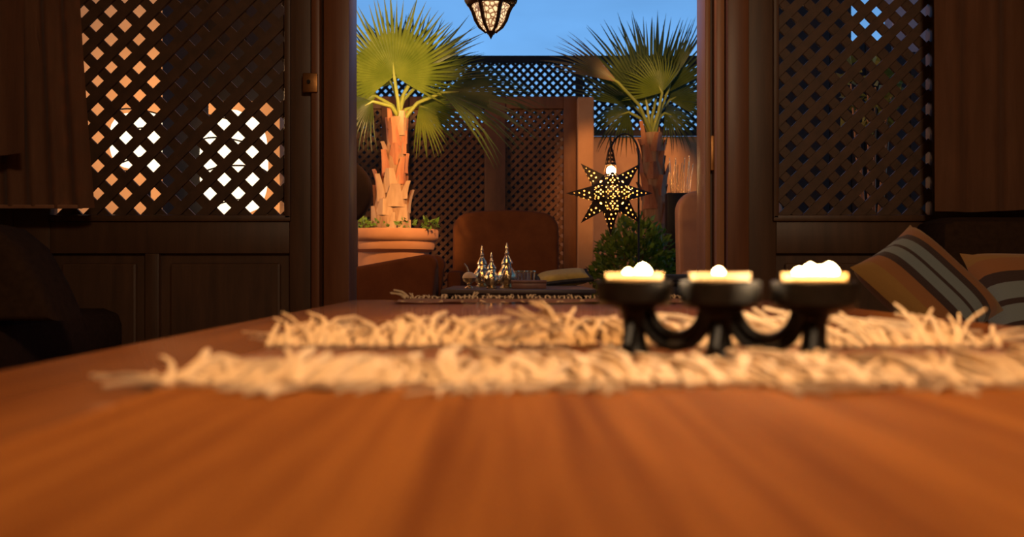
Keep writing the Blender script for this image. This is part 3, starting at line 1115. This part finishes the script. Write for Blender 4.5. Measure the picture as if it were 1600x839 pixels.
tq = [Vector((0.02, 0, 0)), Vector((.01, 0, .5)), qloc(at(1022, 310, QY)), qloc(at(1020, 260, QY)), qloc(at(1019, 208, QY))]
rq = [.14, .12, .105, .095, .085]
obj('trunk', trunk_mesh(tq, rq, rr), 'bark', qp)
for k in range(26):
    u = k / 25
    f = 1.2 + u * 2.6
    i = min(int(f), 3)
    p = tq[i].lerp(tq[i + 1], f - i)
    a = k * 2.399
    o = obj('leaf_base', boot_mesh(rr, rr.uniform(.12, .22), rq[i] * 1.1, rr.uniform(.02, .07)), 'boot', qp)
    o.location = p + Vector((math.cos(a) * (rq[i] - .015), math.sin(a) * (rq[i] - .015), -.05))
    o.rotation_euler = (0, 0, a - PI / 2)
topq = tq[-1]
fq = [
    (1010, 168, -.05, -12, -.05, (.25, -1, .1), 152, 105, 26, 'frond_shaded', .05, .1),
    (1028, 150, .10, 14, .1, (-.1, -1, .1), 140, 100, 24, 'frond_shaded', .05, .1),
    (1046, 138, .05, 20, .0, (-.8, -.7, .1), 128, 30, 8, 'frond_shaded', .03, .05),
    (958, 142, -.35, -58, -.1, (.1, -.9, .5), 116, 50, 16, 'frond_dry', .08, .2),
    (1030, 150, -.15, -30, -.25, (.3, -1, .0), 70, 150, 26, 'frond', .15, .3),
    (1040, 175, .05, 105, .0, (0, -.7, .7), 72, 170, 28, 'frond_shaded', .25, .5),
    (985, 172, .10, -105, .05, (0, -.7, .7), 75, 170, 28, 'frond_shaded', .25, .6),
    (1000, 160, .25, -38, .2, (0, -1, .2), 125, 80, 20, 'frond_shaded', .08, .2),
    (1052, 150, .2, 62, .2, (0, -1, .3), 85, 120, 24, 'frond_shaded', .12, .3),
]
for k, (hx_, hy_, dy, ang, ad, nrm, rp, spd, ns, mt, dr, gr) in enumerate(fq):
    h = qloc(at(hx_, hy_, QY)) + Vector((0, dy, 0))
    frond(qp, topq + Vector((rr.uniform(-.02, .02), rr.uniform(-.02, .02), -.03)), h, img_dir(ang, ad), nrm, rp / F * QY, rad(spd), ns, mt, 80 + k, dr, gr, .013)

# ================================================================== shrubs
sh = thing('shrub', 'dark green leafy shrub below the star lantern, lit by it', 'shrub', (px(992, 6.3), 6.3, 0))
bm = bmesh.new()
for k in range(9):
    a = k * .7
    add_tube(bm, [(0, 0, 0), (.08 * math.cos(a), .06 * math.sin(a), .3), (.2 * math.cos(a), .15 * math.sin(a), .65)], [.014, .010, .004], 6)
obj('stem', bm, 'bark', sh)
leaf_cloud(sh, 'foliage', 'hedge', 3000, (.31, .26, .46), (0, 0, .42), .055, 5)
sh2 = thing('shrub', 'loose yellow green shrub seen through the right lattice door', 'shrub', (px(1362, 4.3), 4.3, 0))
bm = bmesh.new()
for k in range(6):
    a = k * 1.05
    add_tube(bm, [(0, 0, 0), (.04 * math.cos(a), .03 * math.sin(a), .7), (.10 * math.cos(a), .09 * math.sin(a), 1.4)], [.014, .010, .004], 6)
obj('stem', bm, 'bark', sh2)
leaf_cloud(sh2, 'foliage', 'yellow_leaf', 70, (.13, .12, .19), (0, 0, 1.36), .085, 6, 1.3)
# glinting upright stems beside the far palm
rd = thing('wire_stand', 'dark stand topped with thin shiny upright wires between the far palm and the right jamb', 'ornament', (px(1063, 6.8), 6.8, 0))
part('base', rd, 'iron', (-.11, .11, -.06, .06, 0, pz(302, 6.8)), bevel=.008)
for k in range(11):
    x = -.085 + .017 * k
    bm = bmesh.new()
    h = pz(R.uniform(242, 262), 6.8)
    add_tube(bm, [(x * .8, 0, pz(304, 6.8)), (x, R.uniform(-.03, .03), pz(280, 6.8)), (x + R.uniform(-.012, .012), R.uniform(-.03, .03), h)], .0032, 6)
    obj('wire', bm, 'silver', rd)

# ================================================================== star lantern on its hook
LY = 5.3
sc_ = at(954, 302, LY)
st = thing('star_lantern', 'perforated black metal star lantern glowing on a hook before the pale pillar', 'lantern', sc_)
a_ = .043
rr = random.Random(9)


def perforated_tri(bm, A, B, C, hole_r, spots):
    """triangle A B C with round holes at barycentric spots"""
    u = (B - A).normalized()
    n = (B - A).cross(C - A).normalized()
    v = n.cross(u)
    to2 = lambda p: Vector(((p - A).dot(u), (p - A).dot(v)))
    vs = [to2(A), to2(B), to2(C)]
    faces = [[0, 1, 2]]
    cs = []
    edges = [(0, 1), (1, 2), (2, 0)]
    for (wa, wb, wc, rs) in spots:
        c = to2(A * wa + B * wb + C * wc)
        b = len(vs)
        m = 7
        for k in range(m):
            vs.append(c + Vector((math.cos(2 * PI * k / m), math.sin(2 * PI * k / m))) * hole_r * rs)
        edges += [(b + k, b + (k + 1) % m) for k in range(m)]
        cs.append((c, hole_r * rs))
    r = delaunay_2d_cdt(vs, edges, [], 0, 1e-7)
    nv = [bm.verts.new(A + u * p.x + v * p.y) for p in r[0]]
    for f in r[2]:
        ctr = sum((r[0][i] for i in f), Vector((0, 0))) / len(f)
        if any((ctr - c).length < rr_ * .93 for c, rr_ in cs):
            continue
        try:
            bm.faces.new([nv[i] for i in f])
        except ValueError:
            pass


dirs = []
for x in (-1, 0, 1):
    for y in (-1, 0, 1):
        for z in (-1, 0, 1):
            if 0 < abs(x) + abs(y) + abs(z) < 3:
                dirs.append(Vector((x, y, z)))
dist = (1 + math.sqrt(2)) * a_
SPOTS = [(.70, .15, .15, .75), (.52, .24, .24, .9), (.34, .46, .20, .95), (.34, .20, .46, .95), (.16, .42, .42, .9), (.13, .74, .13, .7)]
for d in dirs:
    if d == Vector((0, 0, 1)):
        continue
    dn = d.normalized()
    if abs(d.x) + abs(d.y) + abs(d.z) == 1:
        u = Vector((0, 0, 1)) if abs(dn.z) < .5 else Vector((1, 0, 0))
    else:
        ax = [k for k in range(3) if d[k] == 0][0]
        u = Vector((0, 0, 0))
        u[ax] = 1.0
    v = dn.cross(u)
    cor = [dn * dist + u * a_ * p + v * a_ * q for p, q in ((1, 1), (-1, 1), (-1, -1), (1, -1))]
    flat = abs(dn.y) < .1
    ln = .25 if flat else (.165 if dn.y < 0 else .19)
    if d == Vector((-1, 0, 0)):
        ln = .265
    apex = dn * ln
    bm = bmesh.new()
    for k in range(4):
        B, C = cor[k], cor[(k + 1) % 4]
        if (B - apex).cross(C - apex).dot(B) < 0:
            B, C = C, B
        perforated_tri(bm, apex, B, C, .0056, SPOTS)
    me = bpy.data.meshes.new('star_point')
    bm.to_mesh(me)
    bm.free()
    me.materials.append(M['star'])
    link('star_point', me, st)
for sx in (-1, 1):
    for sy in (-1, 1):
        for sz in (-1, 1):
            bm = bmesh.new()
            k1 = (1 + math.sqrt(2)) * a_
            A, B, C = Vector((sx * a_, sy * a_, sz * k1)), Vector((sx * a_, sy * k1, sz * a_)), Vector((sx * k1, sy * a_, sz * a_))
            if (B - A).cross(C - A).dot(A) < 0:
                B, C = C, B
            perforated_tri(bm, A, B, C, .009, [(1 / 3, 1 / 3, 1 / 3, 1.0)])
            me = bpy.data.meshes.new('core_plate')
            bm.to_mesh(me)
            bm.free()
            me.materials.append(M['star'])
            link('core_plate', me, st)
bm = bmesh.new()
for zz in (0, 1, 2):
    add_lathe(bm, [(.030 - .006 * zz, .168 + .025 * zz), (.028 - .006 * zz, .180 + .025 * zz)], 16)
for k in range(8):
    a = 2 * PI * k / 8
    add_tube(bm, [(.031 * math.cos(a), .031 * math.sin(a), .165), (.014 * math.cos(a), .014 * math.sin(a), .255)], .003, 5)
add_lathe(bm, [(.016, .245), (.014, .262), (.006, .275), (0, .277)], 16)
obj('neck', bm, 'bronze', st)
for sx in (-1, 1):
    bm = bmesh.new()
    add_tube(bm, [(sx * .030, 0, .168), (sx * .04, .03, .11), (sx * .034, .034, .083)], .003, 6)
    obj('neck_stay', bm, 'bronze', st)
bm = bmesh.new()
bmesh.ops.create_uvsphere(bm, u_segments=16, v_segments=10, radius=.028, matrix=Matrix.Translation((.002, -.01, .132)))
obj('bulb', bm, 'bulb', st)
bm = bmesh.new()
add_tube(bm, [(0, 0, .275), (0, 0, .33)], .006, 6)
obj('hanging_strap', bm, 'iron', st)
lamp('star_lantern_light', 'POINT', sc_ + Vector((0, -.005, .02)), 8.0, (1.0, .58, .22), .015)
hk = thing('shepherd_hook', 'thin curved iron hook pole holding the star lantern', 'hook', (px(996, LY + .05), LY, 0))
bm = bmesh.new()
xt = sc_.x - px(996, LY + .05)
zt0 = sc_.z + .33
pts = [(0, 0, 0), (0, 0, zt0 - .12)]
for k in range(1, 13):
    a = PI * k / 12
    pts.append((xt / 2 + abs(xt) / 2 * math.cos(a), 0, zt0 - .10 + .12 * math.sin(a)))
pts.append((xt, 0, zt0))
pts[-2] = (xt, 0, zt0 - .02)
pts[-1] = (xt + .012, 0, zt0 - .03)
add_tube(bm, pts, .006, 8)
obj('rod', bm, 'iron', hk)
bm = bmesh.new()
add_lathe(bm, [(0, .0), (.09, .0), (.09, .012), (.015, .025), (0, .025)], 20)
obj('foot', bm, 'iron', hk)

# ================================================================== hanging lantern at the top
HY = 3.7
hp = at(767, 62, HY)
hl_ = thing('hanging_lantern', 'ribbed bronze lantern with amber glass hanging against the sky in the doorway', 'lantern', hp)
k_ = HY / F
body = [(2, 0.0), (3, 4), (7, 11), (9, 13), (17, 20), (23, 31), (27, 44), (31, 52), (35, 56)]           # px radius, px height over the tip
glass_prof = [(8, 12), (15.5, 20), (21.5, 31), (25.5, 44), (30, 53)]
NP = 6
off = PI / 2 - PI / 6
for i in range(NP):
    a0 = 2 * PI * i / NP + off
    bm = bmesh.new()
    add_lathe(bm, [(r * k_, z * k_) for r, z in glass_prof], 6, a0=a0, a1=a0 + 2 * PI / NP)
    obj('glass_pane', bm, 'lantern_glass', hl_)
    bm = bmesh.new()
    pts = [(r * 1.03 * k_ * math.cos(a0), r * 1.03 * k_ * math.sin(a0), z * k_) for r, z in body[2:]]
    add_tube(bm, pts, [.006, .006, .0075, .0085, .009, .009, .008], 6)
    obj('rib', bm, 'bronze', hl_)
bm = bmesh.new()
add_lathe(bm, [(0, 0), (1.5 * k_, 3 * k_), (5.5 * k_, 10 * k_), (9 * k_, 13 * k_), (8 * k_, 15 * k_), (0, 15 * k_)], 18)
obj('finial', bm, 'bronze', hl_)
bm = bmesh.new()
add_lathe(bm, [(28 * k_, 52 * k_), (34 * k_, 53 * k_), (41 * k_, 59 * k_), (42 * k_, 64 * k_), (36 * k_, 68 * k_), (28 * k_, 69 * k_), (28 * k_, 52 * k_)], 24)
obj('rim', bm, 'bronze', hl_)
for i in range(NP):
    a0 = 2 * PI * i / NP + off
    bm = bmesh.new()
    add_lathe(bm, [(31 * k_, 69 * k_), (34 * k_, 90 * k_), (30 * k_, 115 * k_)], 6, a0=a0, a1=a0 + 2 * PI / NP)
    obj('glass_pane', bm, 'lantern_glass', hl_)
bm = bmesh.new()
add_lathe(bm, [(33 * k_, 115 * k_), (36 * k_, 118 * k_), (24 * k_, 135 * k_), (10 * k_, 150 * k_), (4 * k_, 160 * k_), (0, 161 * k_)], 24)
obj('dome', bm, 'bronze', hl_)
bm = bmesh.new()
zc = 160 * k_
while hp.z + zc < 2.62:
    add_lathe(bm, [(.004, zc), (.009, zc + .012), (.004, zc + .024)], 8)
    zc += .024
obj('chain', bm, 'bronze', hl_)
br = thing('lantern_bracket', 'iron bracket over the doorway holding the hanging lantern', 'bracket', (hp.x, 2.95, 2.66))
bm = bmesh.new()
add_tube(bm, [(0, -.01, 0), (0, HY - 2.95, 0)], .012, 8)
obj('arm', bm, 'iron', br)


# ================================================================== terrace furniture
def armchair(name, label, loc_, rz, w=.79, ztop=.93, mat='chair', group=None):
    t = thing(name, label, 'chair', loc_, rz, group)
    bm = bmesh.new()
    outline_slab(bm, round_top(w, .30, ztop - .02, .13, .02), .14, .03)
    for v in bm.verts:
        v.co.y += .26 + (v.co.z - .3) * .10
    obj('backrest', bm, mat, t)
    part('seat', t, mat, (-w / 2 + .1, w / 2 - .1, -.34, .20, .22, .38), bevel=.04)
    for s in (-1, 1):
        part('armrest', t, mat, (s * (w / 2 - .05) - .05, s * (w / 2 - .05) + .05, -.34, .22, .16, .50), bevel=.035)
        for yy in (-.28, .22):
            part('leg', t, 'dark_wood', (s * (w / 2 - .08) - .025, s * (w / 2 - .08) + .025, yy - .025, yy + .025, 0, .18), bevel=.004)
    return t


armchair('armchair', 'brown armchair with rounded back standing behind the tea table', (px(790, 6.4), 6.3, 0), 0, w=.775, ztop=pz(328, 6.6))
armchair('armchair', 'armchair with leather lightened as if lit and tall rounded back right of the shrub, half behind the jamb', (px(1060, 5.6) + .33, 5.36, 0), 0, w=.66, ztop=pz(292, 5.6), mat='lit_chair')
lc = thing('lounge_chair', 'low brown lounge chair with sloping side, in front of the terracotta planter', 'chair', (px(608, 4.4), 4.4, 0))
xa, xb = px(540, 4.4) - px(608, 4.4), px(684, 4.4) - px(608, 4.4)
zl_, zh_ = pz(417, 4.4), pz(397, 4.4)
side = [(xa, .12), (xb - .05, .12)]
for k in range(7):
    a0 = -PI / 6 + (PI / 2 + PI / 5) * k / 6
    side.append((xb - .05 + .05 * math.cos(a0), zh_ - .05 + .05 * math.sin(a0)))
side += [(xa + .05, zl_), (xa, zl_ - .03)]
for yy in (0, .50):
    bm = bmesh.new()
    outline_slab(bm, side, .08, .02)
    for v in bm.verts:
        v.co.y += yy
    obj('side_panel', bm, 'chair', lc)
part('seat', lc, 'chair', (xa + .04, xb - .10, .05, .45, .18, .34), bevel=.04)
part('backrest', lc, 'chair', (xb - .15, xb - .03, .05, .45, .14, zh_ - .02), bevel=.04)
for x in (xa + .06, xb - .08):
    for yy in (0, .5):
        part('leg', lc, 'dark_wood', (x - .02, x + .02, yy - .02, yy + .02, 0, .13), bevel=.004)

oc = thing('oval_chair', 'chair with dark oval back peeking out beside the left jamb', 'chair', (px(528, 5.35), 5.35, 0))
bm = bmesh.new()
cz = pz(300, 5.35)
pts = [(.205 * math.cos(2 * PI * k / 32), cz + .205 * math.sin(2 * PI * k / 32)) for k in range(32)]
outline_slab(bm, pts, .09, .025)
obj('backrest', bm, 'dark_chair', oc)
for s in (-1, 1):
    part('back_post', oc, 'dark_wood', (s * .10 - .018, s * .10 + .018, -.018, .018, .44, cz - .15), bevel=.004)
    for yy in (-.36, 0):
        part('leg', oc, 'dark_wood', (s * .17 - .02, s * .17 + .02, yy - .02, yy + .02, 0, .40), bevel=.004)
part('seat', oc, 'dark_chair', (-.22, .22, -.40, .03, .39, .46), bevel=.03)

T2 = .405
ty0, ty1 = 4.65, 5.65
tt = thing('tea_table', 'low slate topped terrace table with the silver tea set on it', 'table', (0, 0, 0))
x0, x1 = px(688, ty0), px(932, ty0)
tt.location = ((x0 + x1) / 2, (ty0 + ty1) / 2, 0)
hw, hl = (x1 - x0) / 2, (ty1 - ty0) / 2
part('tabletop', tt, 'slate', (-hw, hw, -hl, hl, T2 - .022, T2), bevel=.005)
part('apron', tt, 'dark_wood', (-hw + .03, hw - .03, -hl + .03, hl - .03, T2 - .075, T2 - .022))
for sx in (-1, 1):
    for sy in (-1, 1):
        x, y = sx * (hw - .06), sy * (hl - .06)
        part('leg', tt, 'dark_wood', (x - .03, x + .03, y - .03, y + .03, 0, T2 - .03), bevel=.004)


def teapot(label, pos, h, rz, tilt=0.0):
    """Moroccan pot: bulbous body, spired lid, curved spout and handle; h = full height"""
    t = thing('teapot', label, 'teapot', pos, rz, 'teapots on the tea table')
    s = h / .24
    bm = bmesh.new()
    add_lathe(bm, [(0, .0), (.034, .0), (.036, .006), (.026, .014), (.040, .028), (.052, .050), (.050, .074), (.036, .096), (.024, .112), (.024, .124), (.031, .130), (0, .131)], 24)
    for v in bm.verts:
        a = math.atan2(v.co.y, v.co.x)
        k = 1 + .045 * math.cos(8 * a)
        v.co.x *= k
        v.co.y *= k
        v.co *= s
    obj('body', bm, 'silver', t)
    bm = bmesh.new()
    add_lathe(bm, [(.031, .130), (.027, .142), (.016, .160), (.010, .172), (.013, .180), (.008, .190), (.005, .200), (.009, .208), (.005, .218), (.002, .236), (0, .240)], 18)
    for v in bm.verts:
        v.co *= s
    obj('lid', bm, 'silver', t)
    bm = bmesh.new()
    add_tube(bm, [Vector(p) * s for p in ((.040, 0, .044), (.066, 0, .052), (.080, 0, .078), (.090, 0, .112), (.106, 0, .132))], [.014 * s, .011 * s, .008 * s, .0065 * s, .0045 * s], 10)
    obj('spout', bm, 'silver', t)
    bm = bmesh.new()
    add_tube(bm, [Vector(p) * s for p in ((-.028, 0, .118), (-.060, 0, .126), (-.082, 0, .104), (-.080, 0, .070), (-.060, 0, .046), (-.044, 0, .048))], .005 * s, 8)
    obj('handle', bm, 'silver', t)
    return t


def sit(pxx, pyy, z=T2):
    """point of the tea table seen at a pixel"""
    Y = (CZ - z) * F / (pyy - CY)
    return Vector(((pxx - CX) / F * Y, Y, z))


tea_y = 4.95


def onT(pxx, Y):
    return Vector(((pxx - CX) / F * Y, Y, T2 + .0005))


teapot('silver teapot with its spout raised to the right, left of the tallest teapot', onT(768, 4.85), .20, rad(-20))
teapot('tallest silver teapot in the middle of the tea set, its spired lid the highest', onT(792, 5.0), .255, rad(105))
teapot('silver teapot standing at the back left of the tea set, catching the blue sky', onT(753, 5.35), .25, rad(200))
sb = thing('sugar_bowl', 'small footed silver bowl heaped with sugar at the left end of the tea set', 'bowl', onT(733, 4.95))
bm = bmesh.new()
add_lathe(bm, [(0, 0), (.026, 0), (.024, .006), (.010, .014), (.012, .024), (.034, .040), (.040, .056), (.037, .056), (.030, .042), (0, .036)], 20)
obj('bowl', bm, 'silver', sb)
bm = bmesh.new()
add_lathe(bm, [(.038, .054), (.038, .062), (.030, .078), (.016, .088), (0, .090)], 18)
obj('sugar', bm, 'fringe', sb)
gl = ('tea glass nearest the teapots in the row of clear glasses', 'second tea glass of the row from the teapots', 'tea glass in the middle of the row of clear glasses',
      'fourth tea glass of the row from the teapots', 'rightmost tea glass of the row, above the wooden box end')
for k, (gx, gy) in enumerate(((806, 5.10), (813, 5.20), (819, 5.12), (824, 5.22), (830, 5.14))):
    g = thing('tea_glass', gl[k], 'glass', onT(gx, gy), 0, 'tea glasses beside the teapots')
    bm = bmesh.new()
    add_lathe(bm, [(0, 0), (.019, 0), (.020, .004), (.021, .05), (.026, .095), (.0245, .095), (.0195, .05), (.018, .008), (0, .007)], 18)
    obj('bowl', bm, 'glass', g)
    bm = bmesh.new()
    add_lathe(bm, [(.0262, .088), (.0268, .092), (.0264, .0965), (.0243, .0965), (.0243, .094)], 18)
    obj('gilt_rim', bm, 'silver', g)
bx_ = thing('wooden_box', 'flat mauve brown wooden box on the tea table right of the teapots', 'box', onT(826, 4.86), rad(2))
part('case', bx_, 'box_wood', (-.092, .092, -.06, .06, 0, .030), bevel=.003)
part('lid', bx_, 'box_wood', (-.095, .095, -.062, .062, .031, .045), bevel=.003)

# cushions on the terrace seats
oc2 = thing('seat_cushion', 'olive cushion with black edge behind the tea table, against the pale pillar', 'cushion', at(880, 434, 5.80), rad(6))
bm = pillow(.34, .22, .09)
obj('cover', bm, 'olive', oc2)
oc2.rotation_euler = (rad(14), rad(-6), rad(4))
bm = bmesh.new()
pp_ = [(u * .172, v * .112, 0) for u, v in ((-1, -1), (-.5, -.93), (0, -.91), (.5, -.93), (1, -1), (.93, -.5), (.91, 0), (.93, .5), (1, 1), (.5, .93), (0, .91), (-.5, .93), (-1, 1), (-.93, .5), (-.91, 0), (-.93, -.5), (-1, -1))]
add_tube(bm, pp_, .017, 6)
obj('piping', bm, 'black_cloth', oc2)
bench = thing('terrace_bench', 'low dark bench behind the tea table under the olive cushion', 'bench', (.36, 5.81, 0))
part('seat', bench, 'dark_wood', (-.14, .15, -.11, .11, .30, .36), bevel=.01)
for s in (-1, 1):
    part('leg', bench, 'dark_wood', (s * .11 - .02, s * .11 + .02, -.09, .09, 0, .30), bevel=.004)
so = thing('stool', 'low dark stool under the grey teal blanket, left of the lightened armchair', 'stool', (.90, 4.75, 0))
part('seat', so, 'dark_wood', (-.11, .11, -.13, .13, .345, .375), bevel=.008)
for sx in (-1, 1):
    for sy in (-1, 1):
        part('leg', so, 'dark_wood', (sx * .085 - .015, sx * .085 + .015, sy * .105 - .015, sy * .105 + .015, 0, .345), bevel=.003)
tc2 = thing('folded_blanket', 'grey teal folded blanket on a stool, seen between the first two candles', 'blanket', (.90, 4.75, .3755))
part('fold', tc2, 'teal_cloth', (-.12, .12, -.12, .12, 0, .05), bevel=.02)
part('fold', tc2, 'black_cloth', (-.115, .115, -.12, .12, .051, .072), bevel=.01)
part('fold', tc2, 'teal_cloth', (-.118, .118, -.12, .12, .073, .108), bevel=.015)


# ================================================================== lamps behind the left lattice
def paper_lamp(label, c, rx, h, ribs):
    t = thing('paper_lamp', label, 'lamp', (c.x, c.y, 0))
    prof = []
    z0 = c.z - h / 2
    for k in range(13):
        u = k / 12
        prof.append((rx * (1 - abs(2 * u - 1) ** 3.2) ** .5 * .98 + .02, z0 + h * u))
    bm = bmesh.new()
    add_lathe(bm, prof, 24)
    obj('shade', bm, 'paper', t)
    for k in range(ribs):
        u = (k + .5) / ribs
        r = rx * (1 - abs(2 * u - 1) ** 3.2) ** .5 * .98 + .024
        bm = bmesh.new()
        add_tube(bm, [(r * math.cos(2 * PI * q / 24), r * math.sin(2 * PI * q / 24), z0 + h * u + .25 * r * math.cos(2 * PI * q / 24 + k)) for q in range(25)], .0045, 5)
        obj('rib', bm, 'bronze', t)
    bm = bmesh.new()
    add_lathe(bm, [(0, 0), (.12, 0), (.12, .015), (.014, .03), (.012, z0 + .01), (0, z0 + .01)], 20)
    obj('stand', bm, 'iron', t)
    return t


paper_lamp('round glowing paper lamp behind the left half of the left lattice door', at(232, 222, 5.05), .185, .34, 3)
paper_lamp('tall glowing paper lamp behind the right half of the left lattice door', at(366, 256, 4.7), .155, .56, 4)
